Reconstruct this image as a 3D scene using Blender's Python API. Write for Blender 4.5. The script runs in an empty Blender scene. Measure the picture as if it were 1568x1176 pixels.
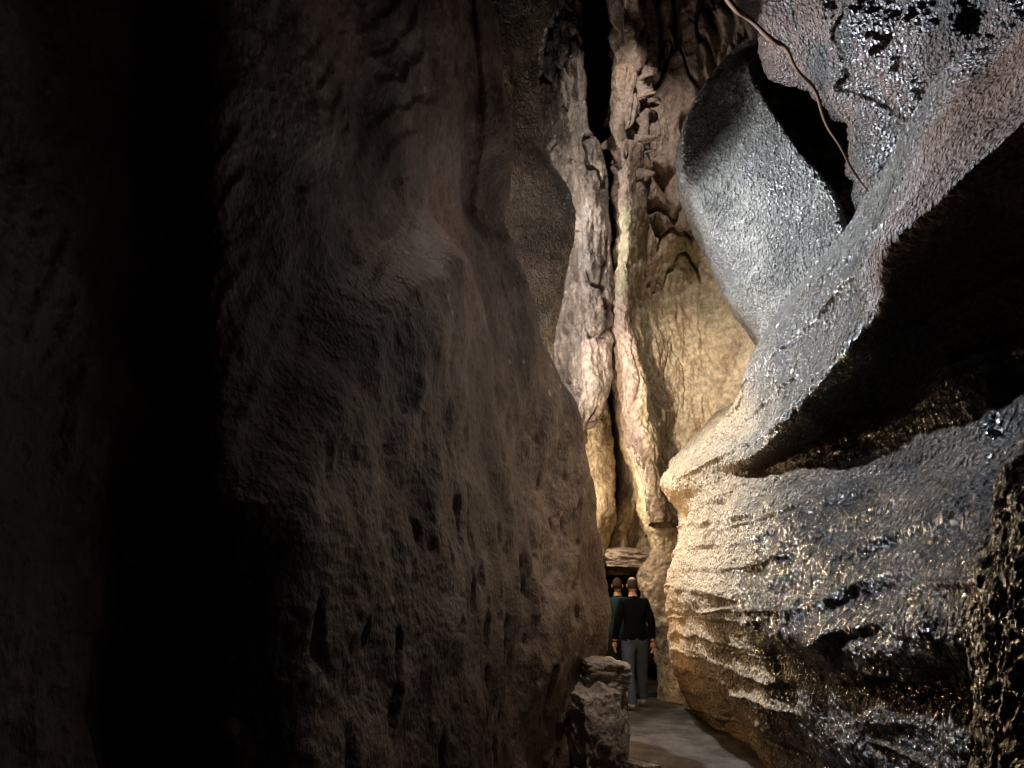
import bpy, math, numpy as np, mathutils, bmesh
from mathutils import Vector
P=math.radians(15.6); cp,sp=math.cos(P),math.sin(P)
scene=bpy.context.scene
scene.view_settings.view_transform='Standard'; scene.view_settings.look='None'; scene.view_settings.exposure=0
# image pixel coordinates -> world point (camera at eye height, Y = distance up the canyon)
def S(h,v,Y):
    dx=(h-784)/1132; du=(588-v)/1132; k=Y/(cp-du*sp)
    return (dx*k,Y,1.6+k*(sp+du*cp))
# ---------- noise ----------
rng=np.random.RandomState(7)
perm=rng.permutation(256); perm=np.concatenate([perm,perm,perm])
g3=rng.normal(size=(256,3)); g3/=np.linalg.norm(g3,axis=1)[:,None]
def perlin(p):
    i=np.floor(p).astype(np.int64); f=p-i; i&=255
    u=f*f*f*(f*(f*6-15)+10)
    out=0
    for dx in (0,1):
        for dy in (0,1):
            for dz in (0,1):
                h=perm[perm[perm[(i[...,0]+dx)&255]+((i[...,1]+dy)&255)]+((i[...,2]+dz)&255)]
                g=g3[h]
                d=g[...,0]*(f[...,0]-dx)+g[...,1]*(f[...,1]-dy)+g[...,2]*(f[...,2]-dz)
                w=(u[...,0] if dx else 1-u[...,0])*(u[...,1] if dy else 1-u[...,1])*(u[...,2] if dz else 1-u[...,2])
                out=out+w*d
    return out
def fbm(p,o=4,ridge=False):
    a=1;s=0
    for k in range(o):
        n=perlin(p*(2.03**k)+k*17.3)
        s=s+a*((0.35-np.abs(n)) if ridge else n); a*=0.5
    return s
def sstep(a,b,x):
    t=np.clip((x-a)/(b-a),0,1); return t*t*(3-2*t)
def cr(A,n):
    m=A.shape[0]; A=np.concatenate([2*A[:1]-A[1:2],A,2*A[-1:]-A[-2:-1]])
    t=np.linspace(0,m-1-1e-6,n); i=t.astype(int); f=(t-i).reshape((-1,)+(1,)*(A.ndim-1))
    p0,p1,p2,p3=A[i],A[i+1],A[i+2],A[i+3]
    return 0.5*(2*p1+(p2-p0)*f+(2*p0-5*p1+4*p2-p3)*f*f+(3*p1-p0-3*p2+p3)*f**3)
def grid_mesh(name,G,mat,tint=None):
    n,m=G.shape[:2]
    me=bpy.data.meshes.new(name)
    me.vertices.add(n*m); me.vertices.foreach_set('co',G.reshape(-1).astype(np.float32))
    idx=np.arange(n*m).reshape(n,m)
    q=np.stack([idx[:-1,:-1],idx[:-1,1:],idx[1:,1:],idx[1:,:-1]],-1).reshape(-1)
    nf=(n-1)*(m-1)
    me.loops.add(nf*4); me.loops.foreach_set('vertex_index',q.astype(np.int32))
    me.polygons.add(nf); me.polygons.foreach_set('loop_start',(np.arange(nf)*4).astype(np.int32))
    me.polygons.foreach_set('use_smooth',np.ones(nf,dtype=bool))
    me.update(); me.validate()
    if tint is None: tint=two((0.1,0.08,0.06),(0.16,0.13,0.1))
    add_tint(me,tint(G.reshape(-1,3)))
    ob=bpy.data.objects.new(name,me); scene.collection.objects.link(ob); me.materials.append(mat)
    return ob
def add_tint(me,T):
    at=me.color_attributes.new('tint','FLOAT_COLOR','POINT'); at.data.foreach_set('color',T.reshape(-1).astype(np.float32))
def lerp(a,b,t): return np.asarray(a)*(1-t)[:,None]+np.asarray(b)*t[:,None]
def two(c1,c2,wet=0.3,sc=1.3):
    def f(P):
        n=fbm(P*sc,5); c=lerp(c1,c2,sstep(-0.35,0.35,n))
        c=c*(1+0.45*fbm(P*9+3,3))[:,None]
        return np.concatenate([np.clip(c,0.01,1),np.clip(wet+0.3*fbm(P*2+9,2),0,1)[:,None]],1)
    return f
def normals(G):
    a=np.gradient(G,axis=0); b=np.gradient(G,axis=1); n=np.cross(a,b)
    n/=np.linalg.norm(n,axis=-1,keepdims=True)+1e-9
    c=np.array([0.8,3,2.0])-G
    if (n*c).sum()<0: n=-n
    return n
def patch(name,rows,mat,nu,nv,amp=(0.25,0.08,0.03),extra=None,tint=None,st=(1,1,1),grain=0.0):
    C=np.array([[ (p[1:] if p[0]=='w' else S(*p)) for p in r] for r in rows],float)
    G=cr(C,nu); G=np.swapaxes(cr(np.swapaxes(G,0,1),nv),0,1)
    n=normals(G); st=np.array(st)
    d=amp[0]*fbm(G*0.9*st,3)+amp[1]*fbm(G*3.1*st+5,4)+amp[2]*fbm(G*11*st+9,3,True)
    if grain: d=d+grain*fbm(G*26+4,2)
    if extra is not None: d=d+extra(G)
    G=G+n*d[...,None]
    return grid_mesh(name,G,mat,tint)
# ---------- materials ----------
def rock(name,bump=0.6,fine=24,bd=0.03,clast=(0.4,0.28,0.2),cl_amt=0.1,stretch=(1,1,1),rdry=0.65,rwet=0.22,vs=0.3):
    m=bpy.data.materials.new(name); m.use_nodes=True; nt=m.node_tree; N=nt.nodes; L=nt.links
    b=N['Principled BSDF']
    tc=N.new('ShaderNodeTexCoord'); mp=N.new('ShaderNodeMapping'); mp.inputs['Scale'].default_value=stretch
    L.new(tc.outputs['Object'],mp.inputs['Vector'])
    at=N.new('ShaderNodeAttribute'); at.attribute_name='tint'
    n1=N.new('ShaderNodeTexNoise'); n1.inputs['Scale'].default_value=fine; n1.inputs['Detail'].default_value=4; n1.inputs['Roughness'].default_value=0.65
    L.new(mp.outputs[0],n1.inputs['Vector'])
    rp=N.new('ShaderNodeMapRange'); rp.inputs['From Min'].default_value=0.3; rp.inputs['From Max'].default_value=0.7; rp.inputs['To Min'].default_value=0.55; rp.inputs['To Max'].default_value=1.45
    L.new(n1.outputs['Fac'],rp.inputs['Value'])
    sc=N.new('ShaderNodeVectorMath'); sc.operation='SCALE'; L.new(at.outputs['Color'],sc.inputs[0]); L.new(rp.outputs[0],sc.inputs['Scale'])
    vo=N.new('ShaderNodeTexVoronoi'); vo.inputs['Scale'].default_value=9; L.new(tc.outputs['Object'],vo.inputs['Vector'])
    sepc=N.new('ShaderNodeSeparateColor'); L.new(vo.outputs['Color'],sepc.inputs[0])
    sel=N.new('ShaderNodeMath'); sel.operation='LESS_THAN'; sel.inputs[1].default_value=cl_amt; L.new(sepc.outputs[0],sel.inputs[0])
    rad=N.new('ShaderNodeMath'); rad.operation='MULTIPLY'; rad.inputs[1].default_value=0.42; L.new(sepc.outputs[1],rad.inputs[0])
    dn=N.new('ShaderNodeMath'); dn.operation='MULTIPLY_ADD'; dn.inputs[1].default_value=0.25; L.new(n1.outputs['Fac'],dn.inputs[0]); L.new(vo.outputs['Distance'],dn.inputs[2])
    lt=N.new('ShaderNodeMath'); lt.operation='LESS_THAN'; L.new(dn.outputs[0],lt.inputs[0]); L.new(rad.outputs[0],lt.inputs[1])
    an=N.new('ShaderNodeMath'); an.operation='MULTIPLY'; L.new(sel.outputs[0],an.inputs[0]); L.new(lt.outputs[0],an.inputs[1])
    mx=N.new('ShaderNodeMixRGB'); L.new(an.outputs[0],mx.inputs['Fac']); L.new(sc.outputs[0],mx.inputs[1]); mx.inputs[2].default_value=(*clast,1)
    L.new(mx.outputs[0],b.inputs['Base Color'])
    rm=N.new('ShaderNodeMapRange'); rm.inputs['To Min'].default_value=rdry; rm.inputs['To Max'].default_value=rwet; L.new(at.outputs['Alpha'],rm.inputs['Value']); L.new(rm.outputs[0],b.inputs['Roughness'])
    rs=N.new('ShaderNodeMapRange'); rs.inputs['To Min'].default_value=0.15; rs.inputs['To Max'].default_value=1.0; L.new(at.outputs['Alpha'],rs.inputs['Value']); L.new(rs.outputs[0],b.inputs['Specular IOR Level'])
    vb=N.new('ShaderNodeTexVoronoi'); vb.inputs['Scale'].default_value=fine*1.6; L.new(mp.outputs[0],vb.inputs['Vector'])
    a2=N.new('ShaderNodeMath'); a2.operation='MULTIPLY_ADD'; a2.inputs[1].default_value=vs; L.new(vb.outputs['Distance'],a2.inputs[0]); L.new(n1.outputs['Fac'],a2.inputs[2])
    bp=N.new('ShaderNodeBump'); bp.inputs['Strength'].default_value=bump; bp.inputs['Distance'].default_value=bd; L.new(a2.outputs[0],bp.inputs['Height'])
    L.new(bp.outputs[0],b.inputs['Normal'])
    return m
m_left=rock('brown_rock',bump=0.6,fine=30,stretch=(1,1,0.8),bd=0.022,rdry=0.7)
m_wet=rock('wet_rock',bump=1.0,fine=24,bd=0.09,stretch=(1,1,0.7),cl_amt=0.03,rwet=0.15,vs=0.45,clast=(0.22,0.17,0.13))
m_mid=rock('weathered_rock',bump=0.8,fine=13,bd=0.04)
m_path=rock('trodden_dirt',bump=0.6,fine=45,bd=0.015,cl_amt=0.05,clast=(0.07,0.06,0.052),rdry=0.95)
# ---------- left wall ----------
def li(x,xs,ys): return float(np.interp(x,xs,ys))
vs=[-400,-200,-60,60,150,230,290,350,400,470,545,620,700,790,870,940,1010,1100,1200,1400]
sx=[-400,0,100,200,260,340,380,460,545,620,700,800,870,940,1000,1100,1400]
sh=[735,757,768,778,772,755,752,795,845,882,893,912,930,938,928,900,880]
rows=[]
for v in vs:
    s=li(v,sx,sh); Ys=li(v,[-400,380,620,870,1400],[5.2,6.0,7.0,8.0,8.1])
    c0=S(0,v,1.5)
    r=[('w',c0[0]-0.1,-3.0,c0[2]),('w',c0[0]-0.05,-0.5,c0[2]),('w',c0[0],0.8,c0[2])]
    hol=li(v,[-400,500,800,1400],[0.1,0.25,0.4,0.4])
    for h,Y in ((-40,1.5),(230,2.0+hol),(355,2.25),(540,3.1),(670,4.1)): r.append((h,v,Y))
    r.append(((670+s)/2,v,(4.3+Ys)/2+0.1)); r.append((s-25,v,Ys-0.45)); r.append((s,v,Ys))
    e=S(s,v,Ys)
    r+= [('w',e[0]-0.25,Ys+0.5,e[2]),('w',e[0]-1.3,Ys+0.9,e[2]),('w',e[0]-3,Ys+1.0,e[2])]
    rows.append(r)
def floor_row(last,dz=-0.4):
    o=[]
    for p in last:
        w=p[1:] if p[0]=='w' else S(*p)
        o.append(('w',w[0],w[1],min(w[2]-0.3,dz)))
    return o
rows.append(floor_row(rows[-1]))
def left_extra(G):
    x,y,z=G[...,0],np.maximum(G[...,1],0.4),G[...,2]-1.6
    dep=np.maximum(y*cp+z*sp,0.4); h=784+1132*x/dep; v=588-1132*(z*cp-y*sp)/dep
    wob=fbm(G*1.2,3)
    q=np.sqrt(((h-1100)/760)**2+((np.minimum(v,1000)-1000)/923)**2)+0.030*wob
    q2=np.sqrt(((h-820)/450)**2+((np.minimum(v,850)-850)/520)**2)+0.06*wob
    k=np.clip(y/3,0.3,1.2)
    w=q*19+0.9*fbm(G*0.8+11,3); fr=w-np.floor(w); saw=np.where(fr<0.78,(fr/0.78)**1.4,(1-fr)/0.22)
    inner=sstep(1.08,0.90,q2)
    mask=(1-0.8*inner)*(1-sstep(1.35,1.7,q))*sstep(0.6,0.8,q)*sstep(730,580,h)
    mod=np.clip(0.35+1.5*fbm(G*1.5+3,3),0,1.1)
    d=0.036*k*saw*mask*mod+0.15*k*inner*sstep(950,600,h)
    pit=perlin(G*np.array([8,8,4.0])+40); d=d-0.045*k*sstep(0.2,0.42,pit)*inner*sstep(500,1000,v)
    edge=sstep(0.02,0.16,fbm(G*np.array([1.5,1.5,1.0])+70,3)); d=d+0.06*edge*sstep(760,830,h)*sstep(700,900,v)
    return d*sstep(7.9,7.0,y)
patch('rock_wall',rows,m_left,860,700,amp=(0.14,0.035,0.010),extra=left_extra,tint=two((0.085,0.054,0.040),(0.175,0.122,0.092),0.28),grain=0.005)
# ---------- lower right mass ----------
R=[
 [(1568,40,4.2),(1440,130,4.6),(1340,290,5.4),(1240,420,6.2),(1170,520,7.2),(1120,620,8.0),(1080,670,8.6),(1035,700,9.4)],
 [(1568,130,3.3),(1440,242,3.8),(1328,378,4.6),(1222,482,5.6),(1155,575,6.6),(1135,640,7.4),(1085,675,8.0),(1028,712,9.0)],
 [(1568,175,2.8),(1445,285,3.3),(1360,370,3.9),(1310,465,4.6),(1205,588,5.6),(1150,665,6.4),(1085,700,7.3),(1020,725,8.9)],
 [(1568,205,2.75),(1455,313,3.25),(1368,395,3.8),(1340,500,4.4),(1225,625,5.3),(1155,692,6.1),(1088,712,7.1),(1014,735,8.8)],
 [(1568,330,3.6),(1490,400,4.0),(1420,470,4.4),(1380,560,5.0),(1270,655,5.7),(1175,712,6.3),(1090,735,7.1),(1020,752,8.9)],
 [(1568,600,3.9),(1500,630,4.1),(1430,655,4.4),(1370,680,4.8),(1270,705,5.4),(1175,737,6.0),(1095,755,7.0),(1035,775,9.1)],
 [(1568,740,3.1),(1490,750,3.4),(1410,755,3.8),(1330,757,4.4),(1245,762,5.0),(1165,773,5.7),(1095,790,6.8),(1040,800,9.0)],
 [(1568,865,2.4),(1490,870,2.8),(1410,872,3.3),(1325,870,4.0),(1240,867,4.7),(1160,865,5.5),(1095,855,6.7),(1020,860,8.8)],
 [(1568,960,2.3),(1490,980,2.7),(1405,992,3.2),(1310,985,3.9),(1230,978,4.6),(1155,955,5.4),(1085,912,6.6),(1014,905,8.7)],
 [(1568,1040,2.8),(1490,1050,3.1),(1410,1050,3.6),(1310,1040,4.2),(1230,1020,5.0),(1160,1000,5.8),(1090,960,6.9),(1020,950,9.1)],
 [(1568,1140,2.8),(1490,1150,3.1),(1410,1150,3.6),(1320,1130,4.3),(1240,1110,5.2),(1165,1090,6.1),(1105,1040,7.4),(1025,1010,9.5)],
 [(1568,1280,2.8),(1490,1270,3.2),(1410,1260,3.8),(1330,1240,4.6),(1250,1210,5.8),(1180,1175,7.3),(1125,1125,9.0),(1045,1085,11.0)],
]
rows=[]
for r in R:
    a=S(*r[0]); e=S(*r[-1])
    rows.append([('w',a[0]+0.5,-3.5,a[2]),('w',a[0]+0.25,-0.8,a[2]),('w',a[0]+0.05,a[1]-1.3,a[2])]+r+[('w',e[0]+0.35,e[1]+0.6,e[2]),('w',e[0]+1.3,e[1]+1.1,e[2]),('w',e[0]+3,e[1]+1.3,e[2])])
W=lambda p: S(*p) if p[0]!='w' else p[1:]
top=[('w',W(p)[0]+0.8,W(p)[1]+0.8,W(p)[2]+0.8) for p in rows[0]]
rows=[top]+rows+[floor_row(rows[-1])]
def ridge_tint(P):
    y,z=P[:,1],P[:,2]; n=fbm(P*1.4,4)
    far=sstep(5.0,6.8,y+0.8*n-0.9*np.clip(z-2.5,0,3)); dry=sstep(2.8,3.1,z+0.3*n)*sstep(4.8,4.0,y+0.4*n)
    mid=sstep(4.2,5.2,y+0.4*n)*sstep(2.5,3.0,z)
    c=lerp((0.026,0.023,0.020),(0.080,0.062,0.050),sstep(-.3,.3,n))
    c=c*(1-mid)[:,None]+np.array((0.12,0.11,0.095))*mid[:,None]  # lighter base paints in the bright glint of the mid ridge
    c=c*(1-far)[:,None]+np.array((0.32,0.225,0.13))*far[:,None]  # far end lightened and warmed in the colour to carry warm light
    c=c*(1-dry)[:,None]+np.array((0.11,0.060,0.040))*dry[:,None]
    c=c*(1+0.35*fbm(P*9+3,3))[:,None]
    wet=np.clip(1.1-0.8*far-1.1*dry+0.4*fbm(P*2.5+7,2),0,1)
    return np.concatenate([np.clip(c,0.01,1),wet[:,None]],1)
def bands(G):
    y=G[...,1]; z=G[...,2]; zz=z+0.05*y+0.08*fbm(G*0.7,2)
    b=np.abs(np.sin(zz*9)); d=-0.025*np.exp(-(b/0.12)**2)*sstep(0.0,0.2,fbm(G*0.6+20,2)+0.1)
    f=zz*4.6+0.4*np.sin(y*1.3)+0.3*fbm(G*0.9+44,3); fr=f-np.floor(f); saw=np.where(fr<0.8,fr/0.8,(1-fr)/0.2)
    d=d+0.06*saw*sstep(2.9,2.4,z)*np.clip(0.5+fbm(G*0.8+90,2),0,1)
    hollow=sstep(2.2,2.6,z)*sstep(3.4,3.0,z); d=d+0.05*np.sin(zz*22)*hollow*sstep(0,0.2,fbm(G*0.9+33,2))*sstep(5,4.3,y)
    return d
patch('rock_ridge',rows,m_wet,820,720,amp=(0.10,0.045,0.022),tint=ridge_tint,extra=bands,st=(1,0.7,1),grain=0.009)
# near boulder bulging out of the right wall
rows=[]
for v,l in ((600,1660),(650,1620),(700,1575),(750,1545),(810,1535),(870,1505),(950,1497),(1050,1508),(1176,1516),(1400,1530)):
    e=S(l,v,2.15); a=S(2100,v,1.2)
    rows.append([('w',a[0]+.3,-2.5,a[2]),(2100,v,1.2),(1850,v,1.55),(l+90,v,1.85),(l+25,v,2.0),(l,v,2.15),('w',e[0]+.12,2.4,e[2]),('w',e[0]+.6,2.7,e[2]),('w',e[0]+1.6,2.8,e[2])])
rows=[[('w',W(p)[0]+.5,W(p)[1]+.2,W(p)[2]+.1) for p in rows[0]]]+rows+[floor_row(rows[-1])]
patch('boulder',rows,m_wet,420,360,amp=(0.10,0.05,0.03),tint=two((0.02,0.018,0.017),(0.06,0.045,0.038),0.8),grain=0.010)
# ---------- upper right wall ----------
rows=[]
for v,eh in ((-400,1150),(-200,1165),(-60,1185),(40,1205),(90,1240),(140,1275),(200,1300),(250,1315),(300,1332),(360,1345),(450,1350)):
    a=S(1900,v,3.2)
    r=[('w',a[0]+0.3,-3,a[2]),('w',a[0]+0.1,0,a[2]),(1900,v,3.2)]
    for t,Y in ((0.3,3.8),(0.5,4.4),(0.7,5.0),(0.88,5.6),(1.0,6.2)):
        r.append((1900+(eh-1900)*t,v,Y))
    e=S(eh,v,6.2); r+=[('w',e[0]+0.25,6.8,e[2]+0.1),('w',e[0]+0.9,7.6,e[2]+0.2),('w',e[0]+1.0,9.5,e[2])]
    rows.append(r)
def ur_tint(P):
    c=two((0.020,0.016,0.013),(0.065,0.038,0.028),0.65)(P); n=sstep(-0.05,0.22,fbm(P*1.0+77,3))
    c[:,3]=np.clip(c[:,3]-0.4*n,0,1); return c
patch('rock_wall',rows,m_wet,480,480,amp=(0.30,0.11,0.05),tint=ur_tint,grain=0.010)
# ---------- pale buttress with a smooth face ----------
rows=[]
for v,l,rt,Y in ((60,1165,1185,9.6),(75,1130,1180,8.3),(110,1095,1150,7.9),(160,1060,1172,7.7),(220,1042,1215,7.6),(280,1047,1262,7.5),(340,1082,1290,7.4),(420,1122,1300,7.4),(500,1180,1300,7.3),(600,1190,1310,7.3)):
    a=S(l,v,Y+0.6); e=S(rt,v,Y-0.45)
    rows.append([('w',a[0]+1.0,Y+3.0,a[2]),('w',a[0]+0.2,Y+1.4,a[2]),(l,v,Y+0.6),(l*0.8+rt*0.2,v,Y+0.28),(l*0.5+rt*0.5,v,Y-0.08),(l*0.2+rt*0.8,v,Y-0.36),(rt,v,Y-0.45),('w',e[0]+0.15,Y+0.4,e[2]),('w',e[0]+0.3,Y+2.5,e[2])])
def but_tint(P):
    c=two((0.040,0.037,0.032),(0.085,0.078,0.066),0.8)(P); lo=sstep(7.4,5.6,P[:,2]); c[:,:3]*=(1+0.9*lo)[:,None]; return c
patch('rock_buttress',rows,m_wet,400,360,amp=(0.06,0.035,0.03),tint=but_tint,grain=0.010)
# ---------- far right backdrop with rib ----------
rows=[]
for v,a,b,c,d,e,f in ((-400,935,960,1000,1060,1130,1300),(-150,935,962,1002,1060,1130,1300),(0,932,965,1005,1062,1130,1300),(100,940,968,1003,1045,1120,1300),(200,936,965,1000,1040,1110,1300),(300,942,970,1000,1050,1110,1300),(400,942,965,990,1050,1120,1300),(480,940,965,992,1055,1120,1300),(560,946,975,1003,1060,1130,1300),(640,958,988,1018,1060,1130,1300),(720,985,1003,1025,1070,1130,1300),(800,1000,1015,1040,1080,1140,1300)):
    w=S(a,v,11.0); bul=li(v,[200,300,400,700],[0.0,0.5,0.0,0]); up=li(v,[0,300,450],[0.6,0.3,0])
    rows.append([('w',w[0]+0.4,14.5,w[2]),('w',w[0]+0.15,11.9,w[2]),(a,v,11.0),(b,v,10.75),(c,v,11.6-up*.3),(d,v,12.0-bul-up),(e,v,11.6-up),(f,v,10.2)])
def face_tint(P):
    c=two((0.24,0.175,0.11),(0.42,0.335,0.225),0.25)(P)
    g=sstep(0.0,0.25,fbm(P*1.1+50,4))*sstep(5.4,6.4,P[:,2])*sstep(9.5,8.0,P[:,2])*0.6
    c[:,:3]=c[:,:3]*(1-g)[:,None]+np.array((0.15,0.155,0.07))*g[:,None]
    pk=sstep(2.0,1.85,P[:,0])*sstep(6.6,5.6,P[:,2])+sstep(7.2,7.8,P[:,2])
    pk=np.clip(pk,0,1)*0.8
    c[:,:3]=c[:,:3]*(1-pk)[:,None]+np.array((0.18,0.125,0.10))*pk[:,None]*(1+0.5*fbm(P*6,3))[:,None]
    return c
def cracks(G):
    f=np.abs(fbm(G*np.array([1.6,1.6,0.45])+60,3)); g=np.abs(fbm(G*np.array([1.2,1.2,0.5])+160,2))
    return -0.35*np.exp(-(f/0.05)**2)*sstep(6.3,7.8,G[...,2])-0.4*np.exp(-(g/0.06)**2)*sstep(7.0,8.5,G[...,2])-0.04*np.exp(-(f/0.03)**2)
patch('rock_face',rows,m_mid,560,360,amp=(0.14,0.11,0.035),tint=face_tint,st=(1,1,0.6),extra=cracks)
# ---------- ribs left of the crack ----------
rows=[]
for v,e in ((-400,832),(-100,835),(0,838),(100,825),(180,822),(240,838),(290,862),(340,878),(400,872),(470,853),(550,840),(640,850),(760,858)):
    a=S(690,v,7.9); w=S(e,v,9.0)
    rows.append([('w',a[0]-1.5,7.6,a[2]),(690,v,7.9),(760,v,8.2),(e-40,v,8.5),(e-12,v,8.7),(e,v,9.0),('w',w[0]-0.15,9.3,w[2]),('w',w[0]-1.0,9.4,w[2]),('w',w[0]-2.5,9.5,w[2])])
patch('rock_rib',rows,m_wet,480,200,amp=(0.10,0.08,0.05),tint=two((0.10,0.08,0.065),(0.24,0.2,0.16),0.85),st=(1,1,0.5),grain=0.01)
rows=[]
for v,l,e in ((-400,800,895),(-100,800,892),(0,800,890),(100,800,890),(180,800,900),(240,810,920),(300,815,930),(400,815,935),(480,815,938),(550,815,935),(620,815,922),(700,800,885),(800,780,870)):
    w=S(e,v,11.0); a=S(l,v,11.8)
    rows.append([('w',a[0]-2,12.5,a[2]),(l,v,11.9),(l*.6+e*.4,v,11.6),(l*.42+e*.58,v,11.1),(l*.33+e*.67,v,10.75),(e-12,v,10.8),(e,v,11.0),('w',w[0]-0.1,12,w[2]),('w',w[0]-0.4,14.5,w[2])])
def rib_tint(P):
    c=two((0.09,0.067,0.051),(0.20,0.152,0.118),0.3)(P); c[:,:3]*=(1-0.6*sstep(8.6,9.8,P[:,2]))[:,None]; return c  # shade on the upper rib is put into the colour
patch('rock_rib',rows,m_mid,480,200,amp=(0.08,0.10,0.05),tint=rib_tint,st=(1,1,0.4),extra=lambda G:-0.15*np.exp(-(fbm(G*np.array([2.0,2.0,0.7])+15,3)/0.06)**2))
t_o=two((0.2,0.15,0.1),(0.38,0.3,0.2),0.2)
rows=[]
for v,a,e in ((500,880,925),(600,885,928),(660,885,935),(720,888,940),(780,890,938),(850,895,925),(950,895,925),(1100,895,925)):
    w=S(e,v,13.2)
    q=S(a,v,13); rows.append([('w',q[0]-1.5,13.6,q[2]),(a,v,13.0),((a+e)/2,v,12.8),(e,v,13.2),('w',w[0]-.1,14,w[2]),('w',w[0]-.5,15.5,w[2])])
patch('rock_rib',rows,m_mid,200,80,amp=(0.08,0.10,0.05),tint=t_o,st=(1,1,.6))
rows=[]
for v,a in ((500,932),(580,932),(640,938),(700,945),(760,950),(810,935),(850,930),(880,930)):
    w=S(a,v,14); rows.append([('w',w[0]+.3,16.5,w[2]),('w',w[0]+.05,14.8,w[2]),(a,v,14),(a+22,v,13.6),(a+45,v,14.0),(a+90,v,13.6),(a+160,v,13.4)])
patch('rock_rib',rows,m_mid,200,140,amp=(0.1,0.10,0.05),tint=t_o,st=(1,1,.6))
rows=[]
for v,a in ((640,992),(700,1000),(740,990),(770,980),(800,990),(840,1000),(880,985),(920,985),(1000,1005),(1120,1015)):
    w=S(a,v,12.2); rows.append([('w',w[0]+.5,14,w[2]),('w',w[0]+.15,12.8,w[2]),(a,v,12.2),(a+20,v,11.9),(a+60,v,11.9),(a+120,v,12.2)])
patch('rock_rib',rows,m_mid,200,90,amp=(0.10,0.08,0.04),tint=t_o)
rows=[[(h,v,17+0.5*math.sin(h*0.03)) for h in range(500,1500,100)] for v in range(-500,1300,150)]
patch('rock_face',rows,m_mid,200,160,amp=(0.6,0.3,0.1))
# ---------- ground & path ----------
xs=np.linspace(-60,60,241); ys=np.linspace(-40,80,241)
X,Y=np.meshgrid(xs,ys); G=np.stack([X,Y,0*X-0.03],-1); G[...,2]+=0.02*fbm(G*1.3,3)
grid_mesh('ground',G,m_path)
ty=np.linspace(-4,17,420); cx=np.interp(ty,[-4,2,5,7.6,9,11.2,13,17],[0.2,0.4,1.1,1.72,1.85,1.9,1.9,2.0])
wv=np.linspace(-1.1,1.1,80); X=cx[:,None]+wv[None]; Yg=np.repeat(ty[:,None],80,1)
G=np.stack([X,Yg,0*X],-1); G[...,2]+=0.03*fbm(G*3,4)+0.12*np.clip(np.abs(wv+0.05*np.sin(ty*3)[:,None])-0.55,0,1)[...]
grid_mesh('path',G,m_path,two((0.026,0.020,0.016),(0.046,0.037,0.029),0.0,sc=3))
# ---------- boulders ----------
def boulder(name,c,size,rot,mat,seed=0,pw=0.35,n=60,tint=None):
    t=np.linspace(-1,1,n)
    A,B=np.meshgrid(t,t)
    vs_=[];fc=[];off=0
    for ax in range(3):
        for sg in (-1,1):
            p=np.zeros((n,n,3)); p[...,ax]=sg; p[...,(ax+1)%3]=A*sg; p[...,(ax+2)%3]=B
            vs_.append(p.reshape(-1,3)); idx=np.arange(n*n).reshape(n,n)+off
            fc.append(np.stack([idx[:-1,:-1],idx[:-1,1:],idx[1:,1:],idx[1:,:-1]],-1).reshape(-1,4)); off+=n*n
    V=np.concatenate(vs_); sph=V/np.linalg.norm(V,axis=1)[:,None]; V=V*(1-pw)+sph*pw*1.2
    V=V*(1+0.22*fbm(V*0.9+seed*7.7,2)[:,None]+0.08*fbm(V*3+seed,3)[:,None]+0.03*fbm(V*9+seed,3,True)[:,None])
    V=V*np.array(size)/2
    M=np.array(mathutils.Euler(rot).to_matrix()); V=V@M.T+np.array(c)
    me=bpy.data.meshes.new(name); me.from_pydata(V.tolist(),[],np.concatenate(fc).tolist())
    bm=bmesh.new(); bm.from_mesh(me); bmesh.ops.remove_doubles(bm,verts=bm.verts,dist=1e-4); bmesh.ops.recalc_face_normals(bm,faces=bm.faces); bm.to_mesh(me); bm.free()
    for f in me.polygons: f.use_smooth=True
    co=np.zeros(len(me.vertices)*3); me.vertices.foreach_get('co',co)
    add_tint(me,(tint or two((0.2,0.16,0.13),(0.34,0.28,0.23),0.2))(co.reshape(-1,3)))
    ob=bpy.data.objects.new(name,me); scene.collection.objects.link(ob); me.materials.append(mat); return ob
boulder('boulder',(0.86,7.75,0.83),(0.46,0.6,0.26),(0.1,0.10,0.2),m_mid,1)
boulder('boulder',(0.72,7.6,0.34),(0.44,0.7,0.78),(0.05,-0.05,0.4),m_mid,2)
boulder('boulder',(0.95,7.85,0.25),(0.28,0.5,0.82),(0.0,0.1,0.1),m_mid,3)
boulder('boulder',(1.15,7.3,0.03),(0.22,0.3,0.16),(0.0,0.1,0.6),m_mid,5)
c=S(960,853,13.3); boulder('chockstone',c,(0.85,0.9,0.28),(0.1,0.03,0.1),m_mid,4,0.2)
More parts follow.
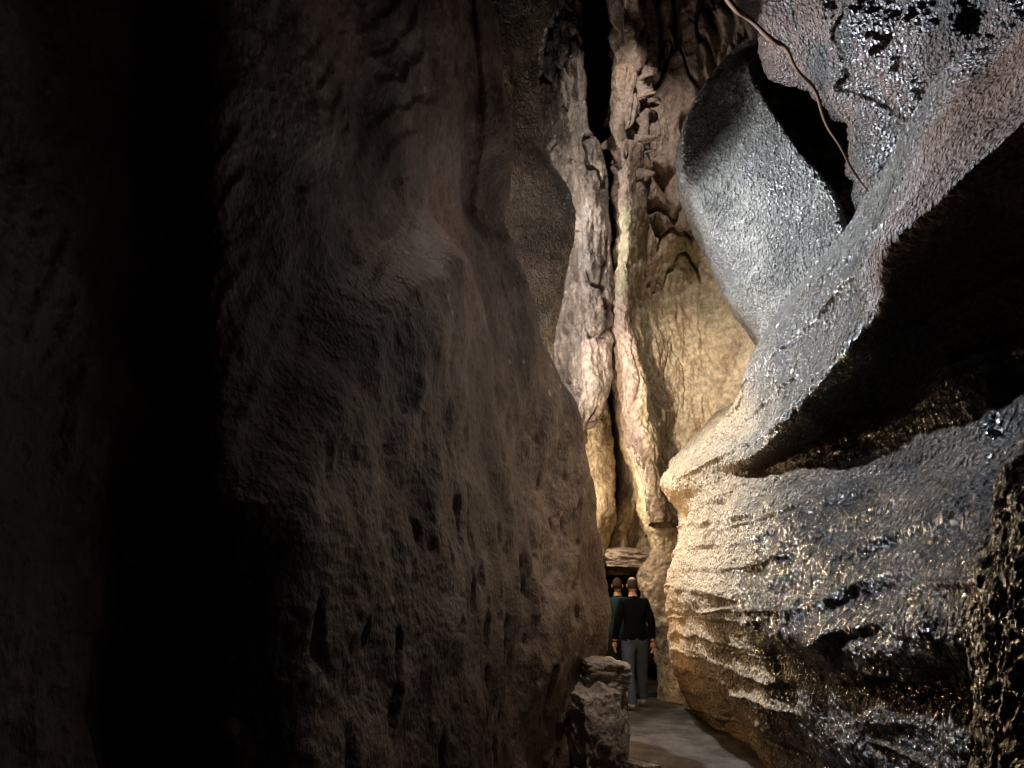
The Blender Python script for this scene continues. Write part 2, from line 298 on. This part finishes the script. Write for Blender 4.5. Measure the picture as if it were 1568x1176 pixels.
# ---------- root ----------
cu=bpy.data.curves.new('tree_root','CURVE'); cu.dimensions='3D'; cu.bevel_depth=0.022; cu.bevel_resolution=3
pts=[(1100,-25,5.9),(1120,12,5.7),(1150,30,5.85),(1180,62,5.75),(1205,72,5.8),(1218,108,5.7),(1250,135,5.9),(1262,190,5.8),(1288,225,5.7),(1306,265,5.8),(1335,300,5.95)]
s_=cu.splines.new('NURBS'); s_.points.add(len(pts)-1); s_.use_endpoint_u=True; s_.order_u=3
for i,p in enumerate(pts): s_.points[i].co=(*S(*p),1); s_.points[i].radius=1.3-0.10*i+0.25*math.sin(i*2.3)
def plain(name,c,r=0.8):
    m=bpy.data.materials.new(name); m.use_nodes=True; nt=m.node_tree; b=nt.nodes['Principled BSDF']
    n=nt.nodes.new('ShaderNodeTexNoise'); n.inputs['Scale'].default_value=18; n.inputs['Detail'].default_value=4
    rp=nt.nodes.new('ShaderNodeValToRGB'); rp.color_ramp.elements[0].color=(*[x*.75 for x in c],1); rp.color_ramp.elements[1].color=(*[min(1,x*1.25) for x in c],1)
    nt.links.new(n.outputs['Fac'],rp.inputs['Fac']); nt.links.new(rp.outputs[0],b.inputs['Base Color']); b.inputs['Roughness'].default_value=r; b.inputs['Specular IOR Level'].default_value=0.08
    bp=nt.nodes.new('ShaderNodeBump'); bp.inputs['Distance'].default_value=0.02; bp.inputs['Strength'].default_value=0.5; nt.links.new(n.outputs['Fac'],bp.inputs['Height']); nt.links.new(bp.outputs[0],b.inputs['Normal'])
    return m
cu.materials.append(plain('root_bark',(0.07,0.04,0.025))); ro=bpy.data.objects.new('tree_root',cu); scene.collection.objects.link(ro)
# ---------- people ----------
skin=plain('skin',(0.42,0.22,0.15),0.5); hair=plain('hair',(0.04,0.028,0.02))
def skinmesh(verts,edges,rad,sub=2):
    me=bpy.data.meshes.new('t'); me.from_pydata(verts,edges,[]); ob=bpy.data.objects.new('t',me); scene.collection.objects.link(ob)
    ob.modifiers.new('s','SKIN')
    for i,r in enumerate(rad):
        me.skin_vertices[0].data[i].radius=(r,r) if not isinstance(r,tuple) else r
    me.skin_vertices[0].data[0].use_root=True
    ob.modifiers.new('u','SUBSURF').levels=sub
    dg=bpy.context.evaluated_depsgraph_get(); ev=ob.evaluated_get(dg); m2=bpy.data.meshes.new_from_object(ev)
    V=np.array([v.co[:] for v in m2.vertices]); F=[list(p.vertices) for p in m2.polygons]
    bpy.data.objects.remove(ob); return V,F
def person(name,loc,rotz,top,pants,shoe,hairfull,step=0.1,H=1.0):
    v=[(0,0,.97),(0,0,1.10),(0,-.01,1.25),(0,-.015,1.38),(0,0,1.47),(0,.01,1.54),(0,.015,1.60)]
    r=[.165,.16,.17,.17,.09,.060,.055]; e=[(0,1),(1,2),(2,3),(3,4),(4,5),(5,6)]
    for s in (-1,1):
        b=len(v); fw=step*s
        v+=[(s*.10,0,.88),(s*.12,.03+fw*.5,.50),(s*.125,-.02+fw,.12),(s*.125,-.05+fw,.05),(s*.14,.16+fw,.045)]
        r+=[.12,.088,.068,.048,.045]; e+=[(0,b),(b,b+1),(b+1,b+2),(b+2,b+3),(b+3,b+4)]
        b=len(v)
        v+=[(s*.17,-.01,1.42),(s*.25,-.03,1.15),(s*.265,.05-fw*.3,.93),(s*.265,.06-fw*.3,.88)]
        r+=[.09,.064,.045,.033]; e+=[(3,b),(b,b+1),(b+1,b+2),(b+2,b+3)]
    V,F=skinmesh(v,e,r)
    tags=[]
    for f in F:
        c=V[f].mean(0)
        if c[2]>1.515: t=3
        elif abs(c[0])>.21 and c[2]<.92: t=3
        elif c[2]>.91 or abs(c[0])>.225: t=0
        elif c[2]>.095: t=1
        else: t=2
        tags.append(t)
    def add(V2,F2,t):
        nonlocal V,F,tags
        o=len(V); V=np.vstack([V,V2]); F+= [[i+o for i in f] for f in F2]; tags+=t if isinstance(t,list) else [t]*len(F2)
    for s in (-1,1):
        fw=step*s; w=np.array((s*.265,.06-fw*.3,.88))
        V2,F2=skinmesh([tuple(w),tuple(w+(0,.005,-.04)),tuple(w+(0,.01,-.085))],[(0,1),(1,2)],[(.03,.018),(.038,.017),(.036,.015)],2); add(V2,F2,3)
        for i,(dy,l) in enumerate(((-.030,.06),(-.010,.075),(.010,.08),(.030,.07))):
            a=w+np.array((0,dy+.008,-.08))
            V2,F2=skinmesh([tuple(a),tuple(a+(0,0,-l*.5)),tuple(a+(-s*.012,.004,-l*.8)),tuple(a+(-s*.024,.006,-l))],[(0,1),(1,2),(2,3)],[.0095,.009,.0085,.007],1); add(V2,F2,3)
        a=w+np.array((0,.03,-.025))
        V2,F2=skinmesh([tuple(a),tuple(a+(-s*.01,.025,-.03)),tuple(a+(-s*.015,.03,-.06))],[(0,1),(1,2)],[.013,.011,.009],1); add(V2,F2,3)
    n1,n2=36,28; hv=[];hf=[];ht=[]
    for i in range(n2+1):
        th=math.pi*i/n2
        for j in range(n1):
            ph=2*math.pi*j/n1
            x,y,z=math.sin(th)*math.cos(ph),math.sin(th)*math.sin(ph),math.cos(th)
            X=.076*x*(1-.18*max(0,-z)); Yy=.097*y*(1-.12*max(0,-z)*(1 if y>0 else 2)); Z=.118*z
            if y>0:
                Yy+=.022*math.exp(-((x/.16)**2+((z+.08)/.2)**2)); Yy-=.010*(math.exp(-(((x-.38)/.16)**2+((z-.05)/.1)**2))+math.exp(-(((x+.38)/.16)**2+((z-.05)/.1)**2)))
                Yy+=.006*math.exp(-((x/.3)**2+((z+.48)/.06)**2))
            k=1.0
            if (z>-.35-0.2*min(0,y)) and (y<.35+.5*z) and (hairfull or z<.72): k=1.03 if not hairfull else 1.09
            hv.append((X*k,.015+Yy*k,1.665+Z*k))
    hv=np.array(hv)
    for i in range(n2):
        for j in range(n1):
            f=[i*n1+j,i*n1+(j+1)%n1,(i+1)*n1+(j+1)%n1,(i+1)*n1+j]; hf.append(f)
            c=hv[f].mean(0); z=(c[2]-1.665)/.118; y=(c[1]-.015)/.097
            ht.append(4 if (z>-.45 and y<.35+.5*z and (hairfull or z<.72)) else 3)
    add(hv,hf,ht)
    for s in (-1,1):
        V2,F2=skinmesh([(s*.076,.0,1.635),(s*.086,-.008,1.655),(s*.084,-.004,1.685)],[(0,1),(1,2)],[(.008,.012),(.008,.016),(.007,.014)],1); add(V2,F2,3)
    D=0.014*fbm(V*np.array([9,9,14.0]),2); body=(V[:,2]<1.5)
    V[:,1]+=np.where(body,D,0); V[:,0]+=np.where(body,D*.7,0)
    V[:,1]*=np.where((V[:,2]>.8)&(V[:,2]<1.5)&(np.abs(V[:,0])<.2),.85,1)
    V=V*H; V[:,2]-=V[:,2].min()
    me=bpy.data.meshes.new(name); me.from_pydata(V.tolist(),[],F)
    for m in (top,pants,shoe,skin,hair): me.materials.append(m)
    me.polygons.foreach_set('material_index',np.array(tags,dtype=np.int32)); me.polygons.foreach_set('use_smooth',np.ones(len(F),dtype=bool))
    ob=bpy.data.objects.new(name,me); scene.collection.objects.link(ob); ob.location=loc; ob.rotation_euler=(0,0,rotz); return ob
person('man',(1.76,11.2,0.012),0.12,plain('black_jacket',(0.0025,0.0025,0.003),1.0),plain('grey_trousers',(0.045,0.057,0.078)),plain('pale_shoes',(0.3,0.3,0.32)),False,0.17)
person('hiker',(1.69,12.3,0.012),-0.1,plain('teal_jacket',(0.014,0.032,0.036)),plain('dark_trousers',(0.02,0.02,0.025)),plain('dark_shoes',(0.05,0.05,0.05)),True,-0.1,1.0)
# ---------- light ----------
w=bpy.data.worlds.new('World'); scene.world=w; w.use_nodes=True; nt=w.node_tree
sky=nt.nodes.new('ShaderNodeTexSky'); sky.sky_type='NISHITA'; sky.sun_disc=False; sky.sun_elevation=math.radians(40); sky.sun_rotation=math.radians(-20)
nt.links.new(sky.outputs[0],nt.nodes['Background'].inputs[0]); nt.nodes['Background'].inputs[1].default_value=0.0003
def lamp(name,kind,loc,tgt,power,col,size=0.3,cone=None,blend=0.6):  # all lights below are added and unseen, for daylight and bounce
    l=bpy.data.lights.new(name,kind); l.energy=power; l.color=col
    if kind=='AREA': l.size=size
    else: l.shadow_soft_size=size
    if kind=='SPOT': l.spot_size=math.radians(cone); l.spot_blend=blend
    o=bpy.data.objects.new(name,l); scene.collection.objects.link(o); o.location=loc
    o.rotation_euler=(Vector(tgt)-Vector(loc)).to_track_quat('-Z','Y').to_euler(); return o
lamp('added_light','SPOT',(-0.6,7.4,6.5),(2.5,4.6,3.0),3900,(0.79,0.89,1.0),0.07,130,0.5)
lamp('added_light','POINT',(0.85,8.7,2.6),(0,0,0),110,(1.0,0.70,0.40),0.06)
lamp('added_light','POINT',(1.0,8.8,1.1),(0,0,0),36,(1.0,0.66,0.34),0.05)
lamp('added_light','POINT',(0.3,9.8,5.0),(0,0,0),230,(0.99,0.96,0.93),0.08)
lamp('added_light','POINT',(0.42,10.2,7.4),(0,0,0),190,(0.98,0.97,0.96),0.05)
lamp('added_light','SPOT',(0.2,7.4,4.1),(2.6,11.8,4.7),1500,(1.0,0.87,0.70),0.1,38,0.8)
lamp('added_light','SPOT',(1.9,8.5,11.2),(2.2,11.5,7.5),560,(1.0,0.92,0.84),0.1,90,0.7)
lamp('added_light','POINT',(1.05,11.9,3.2),(0,0,0),150,(1.0,0.85,0.6),0.05)
lamp('added_light','SPOT',(1.3,4.4,6.6),(-0.2,4.5,-0.2),165,(1.0,0.81,0.70),0.10,62,0.9)
lamp('added_light','SPOT',(1.5,5.2,6.9),(0.6,7.1,0.8),600,(1.0,0.87,0.75),0.12,28,0.9)
# ---------- camera ----------
cam=bpy.data.cameras.new('Camera'); cam.sensor_width=36; cam.lens=26; cam.clip_end=500; cam.clip_start=0.02
co=bpy.data.objects.new('Camera',cam); scene.collection.objects.link(co); co.location=(0,0,1.6); co.rotation_euler=(math.pi/2+P,0,0)
scene.camera=co
